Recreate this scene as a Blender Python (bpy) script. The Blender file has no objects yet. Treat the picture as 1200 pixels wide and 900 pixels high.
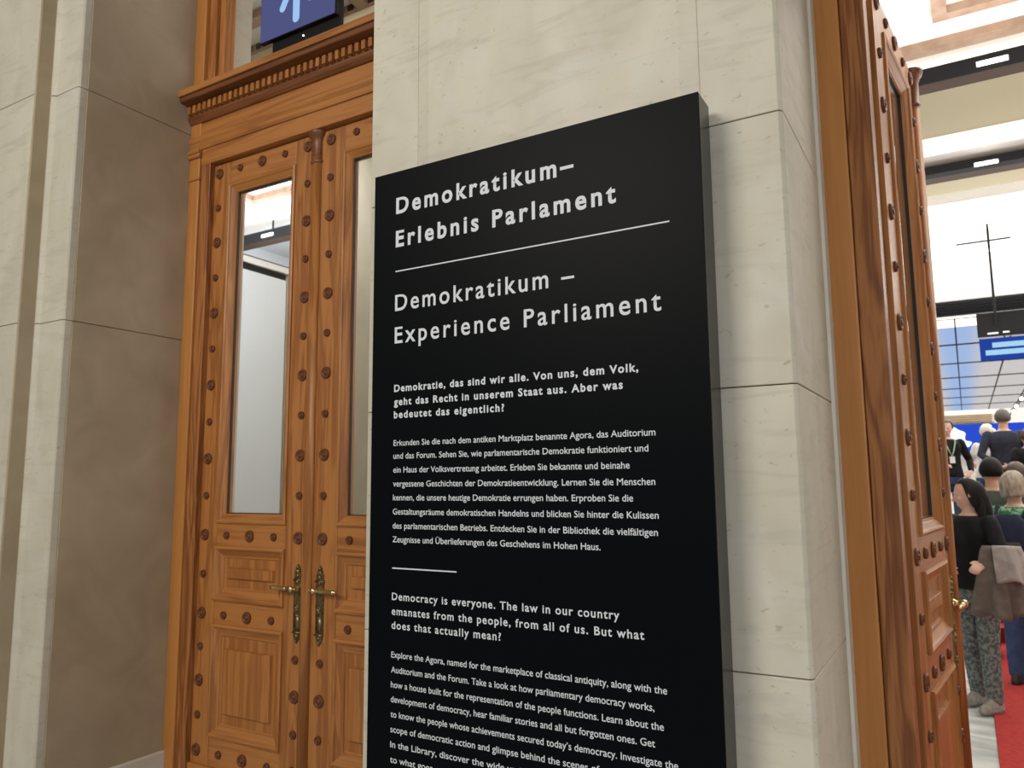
import bpy, bmesh, math, random
from mathutils import Vector, Matrix
random.seed(7)
SC = bpy.context.scene
COL = SC.collection
PI = math.pi

# ------------------------------------------------------------------ camera
EYE = Vector((0, 0, 1.68))
FPX, YAW, PITCH, ROLL = 902.314, 0.529740, 0.1279247, -0.0085833
F = Vector((-math.sin(YAW)*math.cos(PITCH), math.cos(YAW)*math.cos(PITCH), math.sin(PITCH)))
R0 = Vector((math.cos(YAW), math.sin(YAW), 0)); U0 = R0.cross(F)
RV = math.cos(ROLL)*R0 + math.sin(ROLL)*U0
UV = -math.sin(ROLL)*R0 + math.cos(ROLL)*U0
cd = bpy.data.cameras.new('camera'); cam = bpy.data.objects.new('camera', cd); COL.objects.link(cam)
cd.sensor_width = 36; cd.lens = FPX/1200*36; cd.clip_start = .05; cd.clip_end = 200
cam.matrix_world = Matrix(((RV.x, UV.x, -F.x, EYE.x), (RV.y, UV.y, -F.y, EYE.y), (RV.z, UV.z, -F.z, EYE.z), (0, 0, 0, 1)))
cd.dof.use_dof = True; cd.dof.focus_distance = 2.5; cd.dof.aperture_fstop = 5.0
SC.camera = cam

# ------------------------------------------------------------------ world, exposure, room lights and added fills
SC.view_settings.view_transform = 'Standard'; SC.view_settings.look = 'None'
SC.view_settings.exposure = 0.0; SC.view_settings.gamma = 1
SC.view_settings.use_curve_mapping = False
wd = bpy.data.worlds.new('world'); SC.world = wd; wd.use_nodes = True
bg = wd.node_tree.nodes['Background']; bg.inputs[0].default_value = (1.0, .95, .86, 1); bg.inputs[1].default_value = .22

def area(name, loc, target, sx, sy, power, color):
    d = bpy.data.lights.new(name, 'AREA'); d.shape = 'RECTANGLE'; d.size = sx; d.size_y = sy; d.energy = power; d.color = color
    o = bpy.data.objects.new(name, d); COL.objects.link(o); o.location = loc
    o.rotation_euler = (Vector(target)-Vector(loc)).to_track_quat('-Z', 'Y').to_euler()
    return o
area('vestibule_light', (-3.4, -4.0, 5.2), (-2.4, 2.4, 1.8), 3.0, 2.0, 285, (1, .94, .83))
area('vestibule_light', (2.6, -2.6, 2.9), (-.8, 2.6, 1.3), 1.8, 1.8, 110, (.97, .98, 1))  # added low fill from the right to lift the pier, no fixture here
area('hall_light', (2.2, 6.0, 5.15), (1.8, 6.3, 0), 4, 1.6, 105, (1, .95, .86))
area('hall_light', (-5.6, 4.2, 4.9), (-7.2, 6.0, 2.4), 1.6, 1.0, 75, (.93, .97, 1))
area('hall_light', (1.5, 10.0, 5.05), (1.5, 10.0, 0), 7, 2.4, 170, (1, .96, .9))
area('ceiling_fill', (.8, 5.6, 3.3), (.8, 5.6, 6), 5, 2, 150, (1, .97, .92))  # added unseen fills aimed up to brighten the ceiling, no fixtures here
area('ceiling_fill', (-7.6, 6.0, 4.5), (-7.6, 6.0, 6), 1.6, 2.4, 70, (.95, .98, 1))
area('ceiling_fill', (1.5, 13.0, 3.0), (1.5, 13.0, 6), 8, 5, 520, (1, .98, .95))
area('ceiling_fill', (1.5, 9.2, 3.6), (1.5, 9.2, 6), 6, 1.0, 22, (1, .96, .88))
area('hall_light', (1.5, 13.5, 4.95), (1.5, 13.0, 0), 7, 2.4, 200, (1, .97, .93))

# ------------------------------------------------------------------ materials
def lin(r, g, b):
    f = lambda c: (c/255/12.92) if c/255 <= .04045 else ((c/255+.055)/1.055)**2.4
    return (f(r), f(g), f(b), 1)
def mat(name, col, rough=.5, metal=0, spec=.5, coat=0):
    m = bpy.data.materials.new(name); m.use_nodes = True
    b = m.node_tree.nodes['Principled BSDF']
    b.inputs['Base Color'].default_value = col; b.inputs['Roughness'].default_value = rough
    b.inputs['Metallic'].default_value = metal; b.inputs['Specular IOR Level'].default_value = spec
    b.inputs['Coat Weight'].default_value = coat
    return m
def noisemat(name, c1, c2, scale=(3, 3, 3), detail=5, rough=.6, bump=.0, lo=.35, hi=.65, nscale=1, spec=.4, rnd=0.0, distort=0):
    m = mat(name, c1, rough, 0, spec); nt = m.node_tree; n = nt.nodes; l = nt.links; b = n['Principled BSDF']
    tc = n.new('ShaderNodeTexCoord'); mp = n.new('ShaderNodeMapping'); mp.inputs['Scale'].default_value = scale
    l.new(tc.outputs['Object'], mp.inputs['Vector'])
    vec = mp.outputs['Vector']
    if rnd:
        oi = n.new('ShaderNodeObjectInfo'); ad = n.new('ShaderNodeVectorMath'); ad.operation = 'ADD'
        mu = n.new('ShaderNodeMath'); mu.operation = 'MULTIPLY'; mu.inputs[1].default_value = 37
        l.new(oi.outputs['Random'], mu.inputs[0]); l.new(vec, ad.inputs[0]); l.new(mu.outputs[0], ad.inputs[1]); vec = ad.outputs[0]
    t = n.new('ShaderNodeTexNoise'); t.inputs['Scale'].default_value = nscale; t.inputs['Detail'].default_value = detail
    t.inputs['Distortion'].default_value = distort
    l.new(vec, t.inputs['Vector'])
    r = n.new('ShaderNodeValToRGB'); r.color_ramp.elements[0].position = lo; r.color_ramp.elements[1].position = hi
    r.color_ramp.elements[0].color = c1; r.color_ramp.elements[1].color = c2
    l.new(t.outputs['Fac'], r.inputs[0]); out = r.outputs[0]
    if rnd:
        h = n.new('ShaderNodeHueSaturation'); mr = n.new('ShaderNodeMapRange')
        mr.inputs['To Min'].default_value = 1-rnd; mr.inputs['To Max'].default_value = 1+rnd
        l.new(oi.outputs['Random'], mr.inputs['Value']); l.new(mr.outputs[0], h.inputs['Value']); l.new(out, h.inputs['Color']); out = h.outputs[0]
    l.new(out, b.inputs['Base Color'])
    if bump:
        bp = n.new('ShaderNodeBump'); bp.inputs['Strength'].default_value = bump; bp.inputs['Distance'].default_value = .004
        l.new(t.outputs['Fac'], bp.inputs['Height']); l.new(bp.outputs[0], b.inputs['Normal'])
    return m
def wood(name, c1, c2, axis, rough=.42, figure=1.0):
    """oak: fine pores stretched along the grain over a broad cathedral figure"""
    m = mat(name, c1, rough, 0, .45); nt = m.node_tree; n = nt.nodes; l = nt.links; b = n['Principled BSDF']
    tc = n.new('ShaderNodeTexCoord'); oi = n.new('ShaderNodeObjectInfo')
    ad = n.new('ShaderNodeVectorMath'); ad.operation = 'ADD'; mu = n.new('ShaderNodeMath'); mu.operation = 'MULTIPLY'; mu.inputs[1].default_value = 23
    l.new(oi.outputs['Random'], mu.inputs[0]); l.new(tc.outputs['Object'], ad.inputs[0]); l.new(mu.outputs[0], ad.inputs[1])
    def tex(s, k, det):
        mp = n.new('ShaderNodeMapping'); v = [s, s, s]; v['xyz'.index(axis)] = k; mp.inputs['Scale'].default_value = v
        l.new(ad.outputs[0], mp.inputs['Vector'])
        t = n.new('ShaderNodeTexNoise'); t.inputs['Scale'].default_value = 1; t.inputs['Detail'].default_value = det
        t.inputs['Distortion'].default_value = .6
        l.new(mp.outputs[0], t.inputs['Vector']); return t
    t1 = tex(14, .9, 3); t2 = tex(130, 4, 3)
    wv = n.new('ShaderNodeMath'); wv.operation = 'MULTIPLY'; wv.inputs[1].default_value = 26*figure
    sn = n.new('ShaderNodeMath'); sn.operation = 'SINE'; l.new(t1.outputs['Fac'], wv.inputs[0]); l.new(wv.outputs[0], sn.inputs[0])
    mr = n.new('ShaderNodeMapRange'); mr.inputs['From Min'].default_value = -1; l.new(sn.outputs[0], mr.inputs['Value'])
    mx = n.new('ShaderNodeMix'); mx.inputs[0].default_value = .55
    l.new(mr.outputs[0], mx.inputs[2]); l.new(t2.outputs['Fac'], mx.inputs[3])
    r = n.new('ShaderNodeValToRGB'); r.color_ramp.elements[0].position = .2; r.color_ramp.elements[1].position = .72
    r.color_ramp.elements[0].color = c2; r.color_ramp.elements[1].color = c1
    l.new(mx.outputs[0], r.inputs[0]); l.new(r.outputs[0], b.inputs['Base Color'])
    bp = n.new('ShaderNodeBump'); bp.inputs['Strength'].default_value = .12; bp.inputs['Distance'].default_value = .002
    l.new(t2.outputs['Fac'], bp.inputs['Height']); l.new(bp.outputs[0], b.inputs['Normal'])
    return m
def emis(name, col, s):
    m = bpy.data.materials.new(name); m.use_nodes = True; n = m.node_tree.nodes; n.clear()
    e = n.new('ShaderNodeEmission'); e.inputs[0].default_value = col; e.inputs[1].default_value = s
    o = n.new('ShaderNodeOutputMaterial'); m.node_tree.links.new(e.outputs[0], o.inputs[0]); return m
def glassmat(name, tint=(1, 1, 1, 1)):
    m = bpy.data.materials.new(name); m.use_nodes = True; n = m.node_tree.nodes; l = m.node_tree.links; n.clear()
    t = n.new('ShaderNodeBsdfTransparent'); t.inputs[0].default_value = tint
    g = n.new('ShaderNodeBsdfGlossy'); g.inputs['Roughness'].default_value = .02
    lw = n.new('ShaderNodeLayerWeight'); lw.inputs[0].default_value = .5
    pw = n.new('ShaderNodeMath'); pw.operation = 'POWER'; pw.inputs[1].default_value = 5; l.new(lw.outputs['Facing'], pw.inputs[0])
    fr = n.new('ShaderNodeMath'); fr.operation = 'MULTIPLY_ADD'; fr.inputs[1].default_value = .96; fr.inputs[2].default_value = .035; l.new(pw.outputs[0], fr.inputs[0])
    mx = n.new('ShaderNodeMixShader'); o = n.new('ShaderNodeOutputMaterial')
    l.new(fr.outputs[0], mx.inputs[0]); l.new(t.outputs[0], mx.inputs[1]); l.new(g.outputs[0], mx.inputs[2]); l.new(mx.outputs[0], o.inputs[0]); return m

M = {}
M['stone'] = noisemat('limestone', (.60, .565, .47, 1), (.51, .475, .385, 1), (2.2, 2.2, .9), 7, .55, .15, .30, .72, 1.6, .3, .035, 1.2)
def veined(m):
    # faint level veins, cloudy patches and small brown flecks over the base colour
    nt = m.node_tree; n = nt.nodes; l = nt.links; b = n['Principled BSDF']; src = b.inputs['Base Color'].links[0].from_socket
    tc = n.new('ShaderNodeTexCoord')
    def layer(scale, lo, hi, col, fac, dist, det, src):
        mp = n.new('ShaderNodeMapping'); mp.inputs['Scale'].default_value = scale; l.new(tc.outputs['Object'], mp.inputs['Vector'])
        t = n.new('ShaderNodeTexNoise'); t.inputs['Scale'].default_value = 1; t.inputs['Detail'].default_value = det; t.inputs['Distortion'].default_value = dist
        l.new(mp.outputs[0], t.inputs['Vector'])
        r = n.new('ShaderNodeMapRange'); r.inputs['From Min'].default_value = lo; r.inputs['From Max'].default_value = hi; r.inputs['To Max'].default_value = fac
        l.new(t.outputs['Fac'], r.inputs['Value'])
        x = n.new('ShaderNodeMix'); x.data_type = 'RGBA'; l.new(r.outputs[0], x.inputs[0]); l.new(src, x.inputs[6]); x.inputs[7].default_value = col
        return x.outputs[2]
    src = layer((2.5, 2.5, 14), .52, .70, (.43, .40, .335, 1), .55, 1.5, 6, src)
    src = layer((5, 5, 5), .50, .75, (.60, .58, .53, 1), .6, .8, 5, src)
    src = layer((32, 32, 60), .66, .74, (.30, .25, .17, 1), .55, .5, 3, src)
    l.new(src, b.inputs['Base Color'])
veined(M['stone'])
M['stone_tan'] = noisemat('limestone tan', (.50, .44, .32, 1), (.42, .36, .25, 1), (2, 2, .8), 6, .6, .15, .3, .7, 1.6, .3, .03, 1)
M['stone_reveal'] = noisemat('brown marble reveal', (.44, .355, .25, 1), (.35, .28, .19, 1), (1.5, 1.5, 1.5), 8, .5, .1, .3, .7, 2.0, .3, .02, .8)
M['joint'] = mat('joint', (.10, .085, .065, 1), .9)
M['skirting'] = noisemat('pale skirting', (.66, .63, .56, 1), (.58, .55, .48, 1), (3, 3, 3), 4, .5)
OAK1, OAK2 = (.42, .170, .046, 1), (.255, .088, .021, 1)
M['oak_z'] = wood('oak upright', OAK1, OAK2, 'z')
M['oak_x'] = wood('oak crosswise', OAK1, OAK2, 'x', figure=.6)
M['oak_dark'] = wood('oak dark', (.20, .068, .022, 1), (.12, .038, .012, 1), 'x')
M['oak_light'] = wood('oak light', (.50, .215, .058, 1), (.42, .17, .042, 1), 'z', figure=.4)
M['oak_strong'] = wood('oak strong grain', (.38, .15, .044, 1), (.17, .05, .014, 1), 'z', figure=1.3)
M['oak_panel'] = wood('oak panel', (.42, .17, .045, 1), (.28, .10, .025, 1), 'z', figure=.8)
M['rosette'] = mat('turned boss', (.13, .042, .016, 1), .42, 0, .3)
M['brass'] = mat('brass', (.62, .47, .24, 1), .28, 1)
M['brass_old'] = noisemat('aged brass', (.30, .22, .11, 1), (.12, .085, .045, 1), (60, 60, 60), 4, .38); M['brass_old'].node_tree.nodes['Principled BSDF'].inputs['Metallic'].default_value = .9
M['glass'] = glassmat('glass')
M['rubber'] = mat('black seal', (.012, .011, .010, 1), .6)
M['sign'] = mat('black satin laminate', (.0024, .0031, .0042, 1), .40, 0, .05)
M['sign_side'] = mat('black side', (.020, .020, .019, 1), .25, 0, .5)
M['print'] = mat('white print', (.63, .655, .70, 1), .6, 0, .2)
M['black'] = mat('black plastic', (.006, .006, .007, 1), .6, 0, .2)
M['bridge'] = mat('dark metal', (.012, .012, .014, 1), .6, 0, .2)
M['bridge_brown'] = mat('brown soffit', (.050, .030, .020, 1), .7, 0, .2)
M['white'] = mat('white plaster', (.82, .81, .78, 1), .8)
M['cool'] = mat('cool white plaster', (.74, .78, .82, 1), .8)
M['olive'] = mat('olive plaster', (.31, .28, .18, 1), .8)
M['cream'] = mat('cream plaster', (.70, .64, .46, 1), .8)
M['gilt'] = noisemat('brown stencil moulding', (.42, .29, .21, 1), (.32, .21, .145, 1), (8, 8, 8), 3, .6)
M['cove'] = emis('cove light', (1, .93, .80, 1), 2.2)
M['lamp'] = emis('lamp', (1, .97, .92, 1), 6)
M['marble'] = noisemat('white marble', (.66, .68, .66, 1), (.40, .43, .43, 1), (1.2, 4, 1), 6, .35, 0, .38, .62, 1, .5, .03, 1.5)
M['carpet'] = noisemat('red carpet', (.42, .030, .026, 1), (.33, .020, .018, 1), (30, 30, 30), 4, .95, .4)

# ------------------------------------------------------------------ mesh helper
class MB:
    def __init__(s): s.v = []; s.f = []
    def add(s, vs, fs):
        k = len(s.v); s.v += [tuple(v) for v in vs]; s.f += [tuple(i+k for i in f) for f in fs]; return s
    def box(s, x0, x1, y0, y1, z0, z1):
        return s.add([(x0, y0, z0), (x1, y0, z0), (x1, y1, z0), (x0, y1, z0), (x0, y0, z1), (x1, y0, z1), (x1, y1, z1), (x0, y1, z1)],
                     [(0, 3, 2, 1), (4, 5, 6, 7), (0, 1, 5, 4), (1, 2, 6, 5), (2, 3, 7, 6), (3, 0, 4, 7)])
    def prism(s, poly, z0, z1):           # XY polygon, counter-clockwise
        n = len(poly)
        return s.add([(x, y, z0) for x, y in poly]+[(x, y, z1) for x, y in poly],
                     [tuple(range(n))[::-1], tuple(range(n, 2*n))]+[(i, (i+1) % n, n+(i+1) % n, n+i) for i in range(n)])
    def extx(s, prof, x0, x1):            # YZ polygon extruded along X
        n = len(prof)
        return s.add([(x0, y, z) for y, z in prof]+[(x1, y, z) for y, z in prof],
                     [tuple(range(n)), tuple(range(n, 2*n))[::-1]]+[(i, n+i, n+(i+1) % n, (i+1) % n) for i in range(n)])
    def rings(s, x0, x1, z0, z1, prof, close=False):   # mitred frame: (inset, y) per ring
        vs = []; fs = []
        for d, y in prof: vs += [(x0+d, y, z0+d), (x1-d, y, z0+d), (x1-d, y, z1-d), (x0+d, y, z1-d)]
        for k in range(len(prof)-1):
            a = 4*k
            for i in range(4): fs.append((a+i, a+(i+1) % 4, a+4+(i+1) % 4, a+4+i))
        if close: a = 4*(len(prof)-1); fs.append((a, a+1, a+2, a+3))
        return s.add(vs, fs)
    def lathe(s, c, axis, prof, n=20, e=1.0):          # prof: (r, h) along axis; closed ends when r=0
        ax = Vector(axis).normalized(); u = ax.orthogonal().normalized(); w = ax.cross(u); c = Vector(c)
        vs = []; fs = []
        for r, h in prof:
            for i in range(n):
                a = 2*PI*i/n; vs.append(c+ax*h+(u*math.cos(a)+w*math.sin(a))*max(r, 1e-5))
        for k in range(len(prof)-1):
            for i in range(n): fs.append((k*n+i, k*n+(i+1) % n, (k+1)*n+(i+1) % n, (k+1)*n+i))
        return s.add(vs, fs+[tuple(range(n))[::-1], tuple(range((len(prof)-1)*n, len(prof)*n))])
    def tube(s, pts, rad, n=10, flat=1.0):
        pts = [Vector(p) for p in pts]; rad = rad if hasattr(rad, '__len__') else [rad]*len(pts)
        # rounded ends
        d0 = (pts[0]-pts[1]).normalized(); d1 = (pts[-1]-pts[-2]).normalized()
        P = [pts[0]+d0*rad[0]*.9, pts[0]+d0*rad[0]*.6]+pts+[pts[-1]+d1*rad[-1]*.6, pts[-1]+d1*rad[-1]*.9]
        R = [rad[0]*.35, rad[0]*.78]+list(rad)+[rad[-1]*.78, rad[-1]*.35]
        vs = []; fs = []; u = None
        for k, p in enumerate(P):
            t = (P[min(k+1, len(P)-1)]-P[max(k-1, 0)]).normalized()
            u = t.orthogonal().normalized() if u is None else (u-t*u.dot(t)).normalized()
            w = t.cross(u)
            for i in range(n):
                a = 2*PI*i/n; vs.append(p+u*math.cos(a)*R[k]+w*math.sin(a)*R[k]*flat)
        m = len(P)
        for k in range(m-1):
            for i in range(n): fs.append((k*n+i, k*n+(i+1) % n, (k+1)*n+(i+1) % n, (k+1)*n+i))
        return s.add(vs, fs+[tuple(range(n))[::-1], tuple(range((m-1)*n, m*n))])
    def loft(s, rings, n=20):                          # (cx,cy,cz,rx,ry)
        vs = []; fs = []
        for cx, cy, cz, rx, ry in rings:
            for i in range(n): a = 2*PI*i/n; vs.append((cx+rx*math.cos(a), cy+ry*math.sin(a), cz))
        m = len(rings)
        for k in range(m-1):
            for i in range(n): fs.append((k*n+i, k*n+(i+1) % n, (k+1)*n+(i+1) % n, (k+1)*n+i))
        return s.add(vs, fs+[tuple(range(n))[::-1], tuple(range((m-1)*n, m*n))])
    def ball(s, c, r, n=16):
        rx, ry, rz = r if hasattr(r, '__len__') else (r, r, r)
        return s.loft([(c[0], c[1], c[2]+rz*math.sin(t), rx*max(math.cos(t), .02), ry*max(math.cos(t), .02)) for t in [(-.5+k/10)*PI for k in range(11)]], n)
    def mesh(s, name, m, smooth=False):
        me = bpy.data.meshes.new(name); me.from_pydata(s.v, [], s.f)
        bm = bmesh.new(); bm.from_mesh(me); bmesh.ops.recalc_face_normals(bm, faces=bm.faces[:]); bm.to_mesh(me); bm.free()
        if m: me.materials.append(m)
        if smooth: me.polygons.foreach_set('use_smooth', [True]*len(me.polygons))
        me.update(); return me
    def build(s, name, m, parent=None, smooth=False, bevel=0):
        o = bpy.data.objects.new(name, s.mesh(name, m, smooth)); COL.objects.link(o)
        if parent: o.parent = parent
        if bevel:
            b = o.modifiers.new('bevel', 'BEVEL'); b.width = bevel; b.segments = 2; b.limit_method = 'ANGLE'
        return o
def inst(name, me, parent, loc, rot=(0, 0, 0), scale=(1, 1, 1)):
    o = bpy.data.objects.new(name, me); COL.objects.link(o); o.parent = parent; o.location = loc; o.rotation_euler = rot; o.scale = scale; return o
def tag(o, label=None, cat=None, group=None, kind=None):
    if label: o['label'] = label
    if cat: o['category'] = cat
    if group: o['group'] = group
    if kind: o['kind'] = kind
    return o
def empty(name, loc=(0, 0, 0), rz=0):
    o = bpy.data.objects.new(name, None); COL.objects.link(o); o.location = loc; o.rotation_euler = (0, 0, rz); o.empty_display_size = .1; return o

# ------------------------------------------------------------------ the stone wall with its two doorways
WY, DY = 2.30, 3.03            # wall face, face of the joinery
LX0, LX1 = -4.155, -2.00       # left doorway
RX0, RX1 = -.40, 1.755         # right doorway
HT = 6.2
wall = tag(empty('wall_front'), 'pale limestone wall with deep door reveals around both doorways', 'wall', kind='structure')
def pier(polys, joints, mats, core):
    MB().prism(core, 0, HT).build('pier_core', M['joint'], wall)
    zs = [0]+joints+[HT]
    for z0, z1 in zip(zs, zs[1:]):
        for p, mm in zip(polys, mats):
            MB().prism(p, z0+.0016, z1-.0016).build('stone_slab', M[mm], wall, bevel=.003)
G = .004
# pier between the doorways: slightly proud middle field, chamfered to the flat margins
P = [[(-2.0, WY), (-1.765, WY), (-1.765, DY+.06), (-2.0, DY+.06)],
     [(-1.765, WY), (-1.705, WY-.014), (-.705, WY-.014), (-.645, WY), (-.645, DY+.06), (-1.765, DY+.06)],
     [(-.645, WY), (-.412, WY), (-.40, WY+.012), (-.40, DY+.06), (-.645, DY+.06)]]
pier(P, [.313, 1.138, 1.957, 2.786, 4.35], ['stone', 'stone', 'stone'],
     [(-1.99, WY+.01), (-.41, WY+.01), (-.41, DY+.05), (-1.99, DY+.05)])
MB().prism([(-.40, DY-.085), (-.389, DY-.078), (-.389, DY+.0), (-.40, DY+.0)], 0, HT).build('corner_fillet', M['skirting'], wall)
MB().box(-1.80, -.60, DY+.06, DY+.45, 0, HT).build('pier_back', M['stone'], wall)
# left of the left doorway: proud wall field, stepped fascia, brown reveal
JL = [2.58, 3.92]
PL = [[(-8.0, WY-.08), (-4.462, WY-.08), (-4.462, WY-.001), (-4.444, WY), (-4.444, DY+.06), (-8.0, DY+.06)],
      [(-4.444, WY), (-4.40, WY-.018), (-4.375, WY), (-4.17, WY), (-4.16, WY+.012), (-4.16, WY+.05), (-4.444, WY+.05)],
      [(-4.444, WY+.05), (-4.155, WY+.05), (-4.155, DY+.06), (-4.444, DY+.06)]]
pier(PL, JL, ['stone', 'stone', 'stone_reveal'], [(-7.99, WY-.07), (-4.454, WY-.07), (-4.454, WY+.02), (-4.17, WY+.02), (-4.17, DY+.05), (-7.99, DY+.05)])
MB().box(-4.4615, -4.4425, WY-.079, WY-.0015, 0, HT).build('step_return', M['stone_reveal'], wall)  # grazing shade painted in: this side face takes the browner reveal colour
MB().box(-8, -4.155, DY+.06, DY+.45, 0, HT).build('pier_back', M['stone'], wall)
# right of the right doorway (outside the picture)
pier([[(RX1, WY), (RX1+1.6, WY), (RX1+1.6, DY+.06), (RX1, DY+.06)]], [1.138, 1.957, 2.786, 4.35], ['stone'],
     [(RX1+.01, WY+.01), (RX1+1.59, WY+.01), (RX1+1.59, DY+.05), (RX1+.01, DY+.05)])
MB().box(RX1-.2, 7.0, DY+.06, DY+.45, 0, HT).build('pier_back', M['stone'], wall)
MB().box(-8, 7.0, WY, DY+.45, HT, HT+.5).build('lintel', M['stone'], wall)
# skirtings
sk = tag(MB().extx([(0, 0), (0, .150), (.006, .156), (.022, .156), (.022, 0)], 0, .72).build('baseboard_left', M['skirting']), 'pale stone skirting at the foot of the brown reveal', 'skirting', kind='structure')
sk.rotation_euler = (0, 0, PI/2); sk.location = (-4.133, WY+.01, 0)
tag(MB().extx([(-.02, 0), (-.02, .15), (-.014, .156), (0, .156), (0, 0)], -8, -4.46).build('baseboard_front', M['skirting']), 'pale stone skirting along the far left wall field', 'skirting', kind='structure').location = (0, WY-.08, 0)

# ------------------------------------------------------------------ floors
fl = tag(empty('floor'), 'white and grey veined marble floor slabs', 'floor', kind='structure')
MB().box(-10, 8, -4, 48, -.12, -.006).build('floor_bed', M['joint'], fl)
slab = MB().box(.0025, .8975, .0025, .8975, -.05, 0).mesh('floor_slab', M['marble'])
for i in range(-6, 5):
    for j in range(-2, 9):
        inst('floor_slab', slab, fl, (i*.9-.45, j*.9+.489, 0))
cp = MB().box(0, 2.6, 3.6, 9.58, 0, .012).build('red_carpet', M['carpet'], bevel=.004)
cp.location = (.043, 0, .001); tag(cp, 'red carpet runner lying on the marble beyond the open door', 'carpet')

# ------------------------------------------------------------------ door joinery
def door_frame(name, x0, x1, label):
    t = tag(empty(name, (x0, DY, 0)), label, 'door frame', kind='structure')
    W = x1-x0; ZT = 5.9
    for s in (0, 1):
        def X(a, b): return (a, b) if s == 0 else (W-b, W-a)
        a, b = X(.0, .098); MB().box(a, b, -.001, .12, 0, ZT).build('outer_jamb', M['oak_light'], t, bevel=.006)
        a, b = X(.100, .187); MB().box(a, b, .012, .17, 0, 3.70).build('inner_jamb', M['oak_strong'], t, bevel=.004)
        # capital on the outer strip
        a, b = X(.0, .108); MB().box(a, b, -.022, .01, 3.775, 3.80).box(a, b, -.014, .01, 3.745, 3.775).box(a, b, -.010, .01, 3.60, 3.615).build('jamb_capital', M['oak_x'], t, bevel=.003)
        a, b = X(.098, .165); MB().box(a, b, .03, .16, 4.17, ZT).build('transom_jamb', M['oak_z'], t, bevel=.004)
        a, b = X(.165, .215); MB().box(a, b, .055, .14, 4.17, ZT).build('transom_bead', M['oak_z'], t, bevel=.008)
    MB().box(.10, W-.10, .010, .17, 3.695, 3.80).build('architrave', M['oak_x'], t, bevel=.003)
    MB().extx([(.02, 3.80), (.002, 3.80), (-.004, 3.815), (-.004, 3.835), (.0, 3.842), (-.010, 3.856), (-.014, 3.875), (-.008, 3.89), (.02, 3.895)], 0, W).build('fillet_moulding', M['oak_x'], t)
    MB().box(.0, W, .006, .16, 3.895, 4.02).build('frieze_board', M['oak_x'], t, bevel=.002)
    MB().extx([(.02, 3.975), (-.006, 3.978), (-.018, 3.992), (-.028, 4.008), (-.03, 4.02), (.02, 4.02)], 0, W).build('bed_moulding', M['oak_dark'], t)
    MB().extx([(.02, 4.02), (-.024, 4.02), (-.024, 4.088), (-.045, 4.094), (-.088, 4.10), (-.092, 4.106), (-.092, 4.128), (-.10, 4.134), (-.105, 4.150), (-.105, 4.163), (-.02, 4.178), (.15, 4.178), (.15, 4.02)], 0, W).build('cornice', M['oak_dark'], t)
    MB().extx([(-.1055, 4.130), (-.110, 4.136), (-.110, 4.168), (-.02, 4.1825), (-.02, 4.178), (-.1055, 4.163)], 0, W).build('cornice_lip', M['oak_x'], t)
    dm = MB().box(-.0135, .0135, -.05, -.02, 4.030, 4.080).mesh('dentil', M['oak_panel'])
    n = int((W-.05)/.0485)
    for i in range(n): inst('dentil', dm, t, (.035+i*.0485, 0, 0))
    g = MB().box(.20, W-.20, .095, .103, 4.17, ZT).build('glass_pane', M['glass'], t)
    MB().box(0, W, 0, .16, ZT, HT).build('head_rail', M['oak_x'], t)
    return t
door_frame('trim_1', LX0, LX1, 'oak frame with dentil cornice and transom around the closed double door')
door_frame('trim_2', RX0, RX1, 'oak frame around the open doorway on the right')

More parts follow.
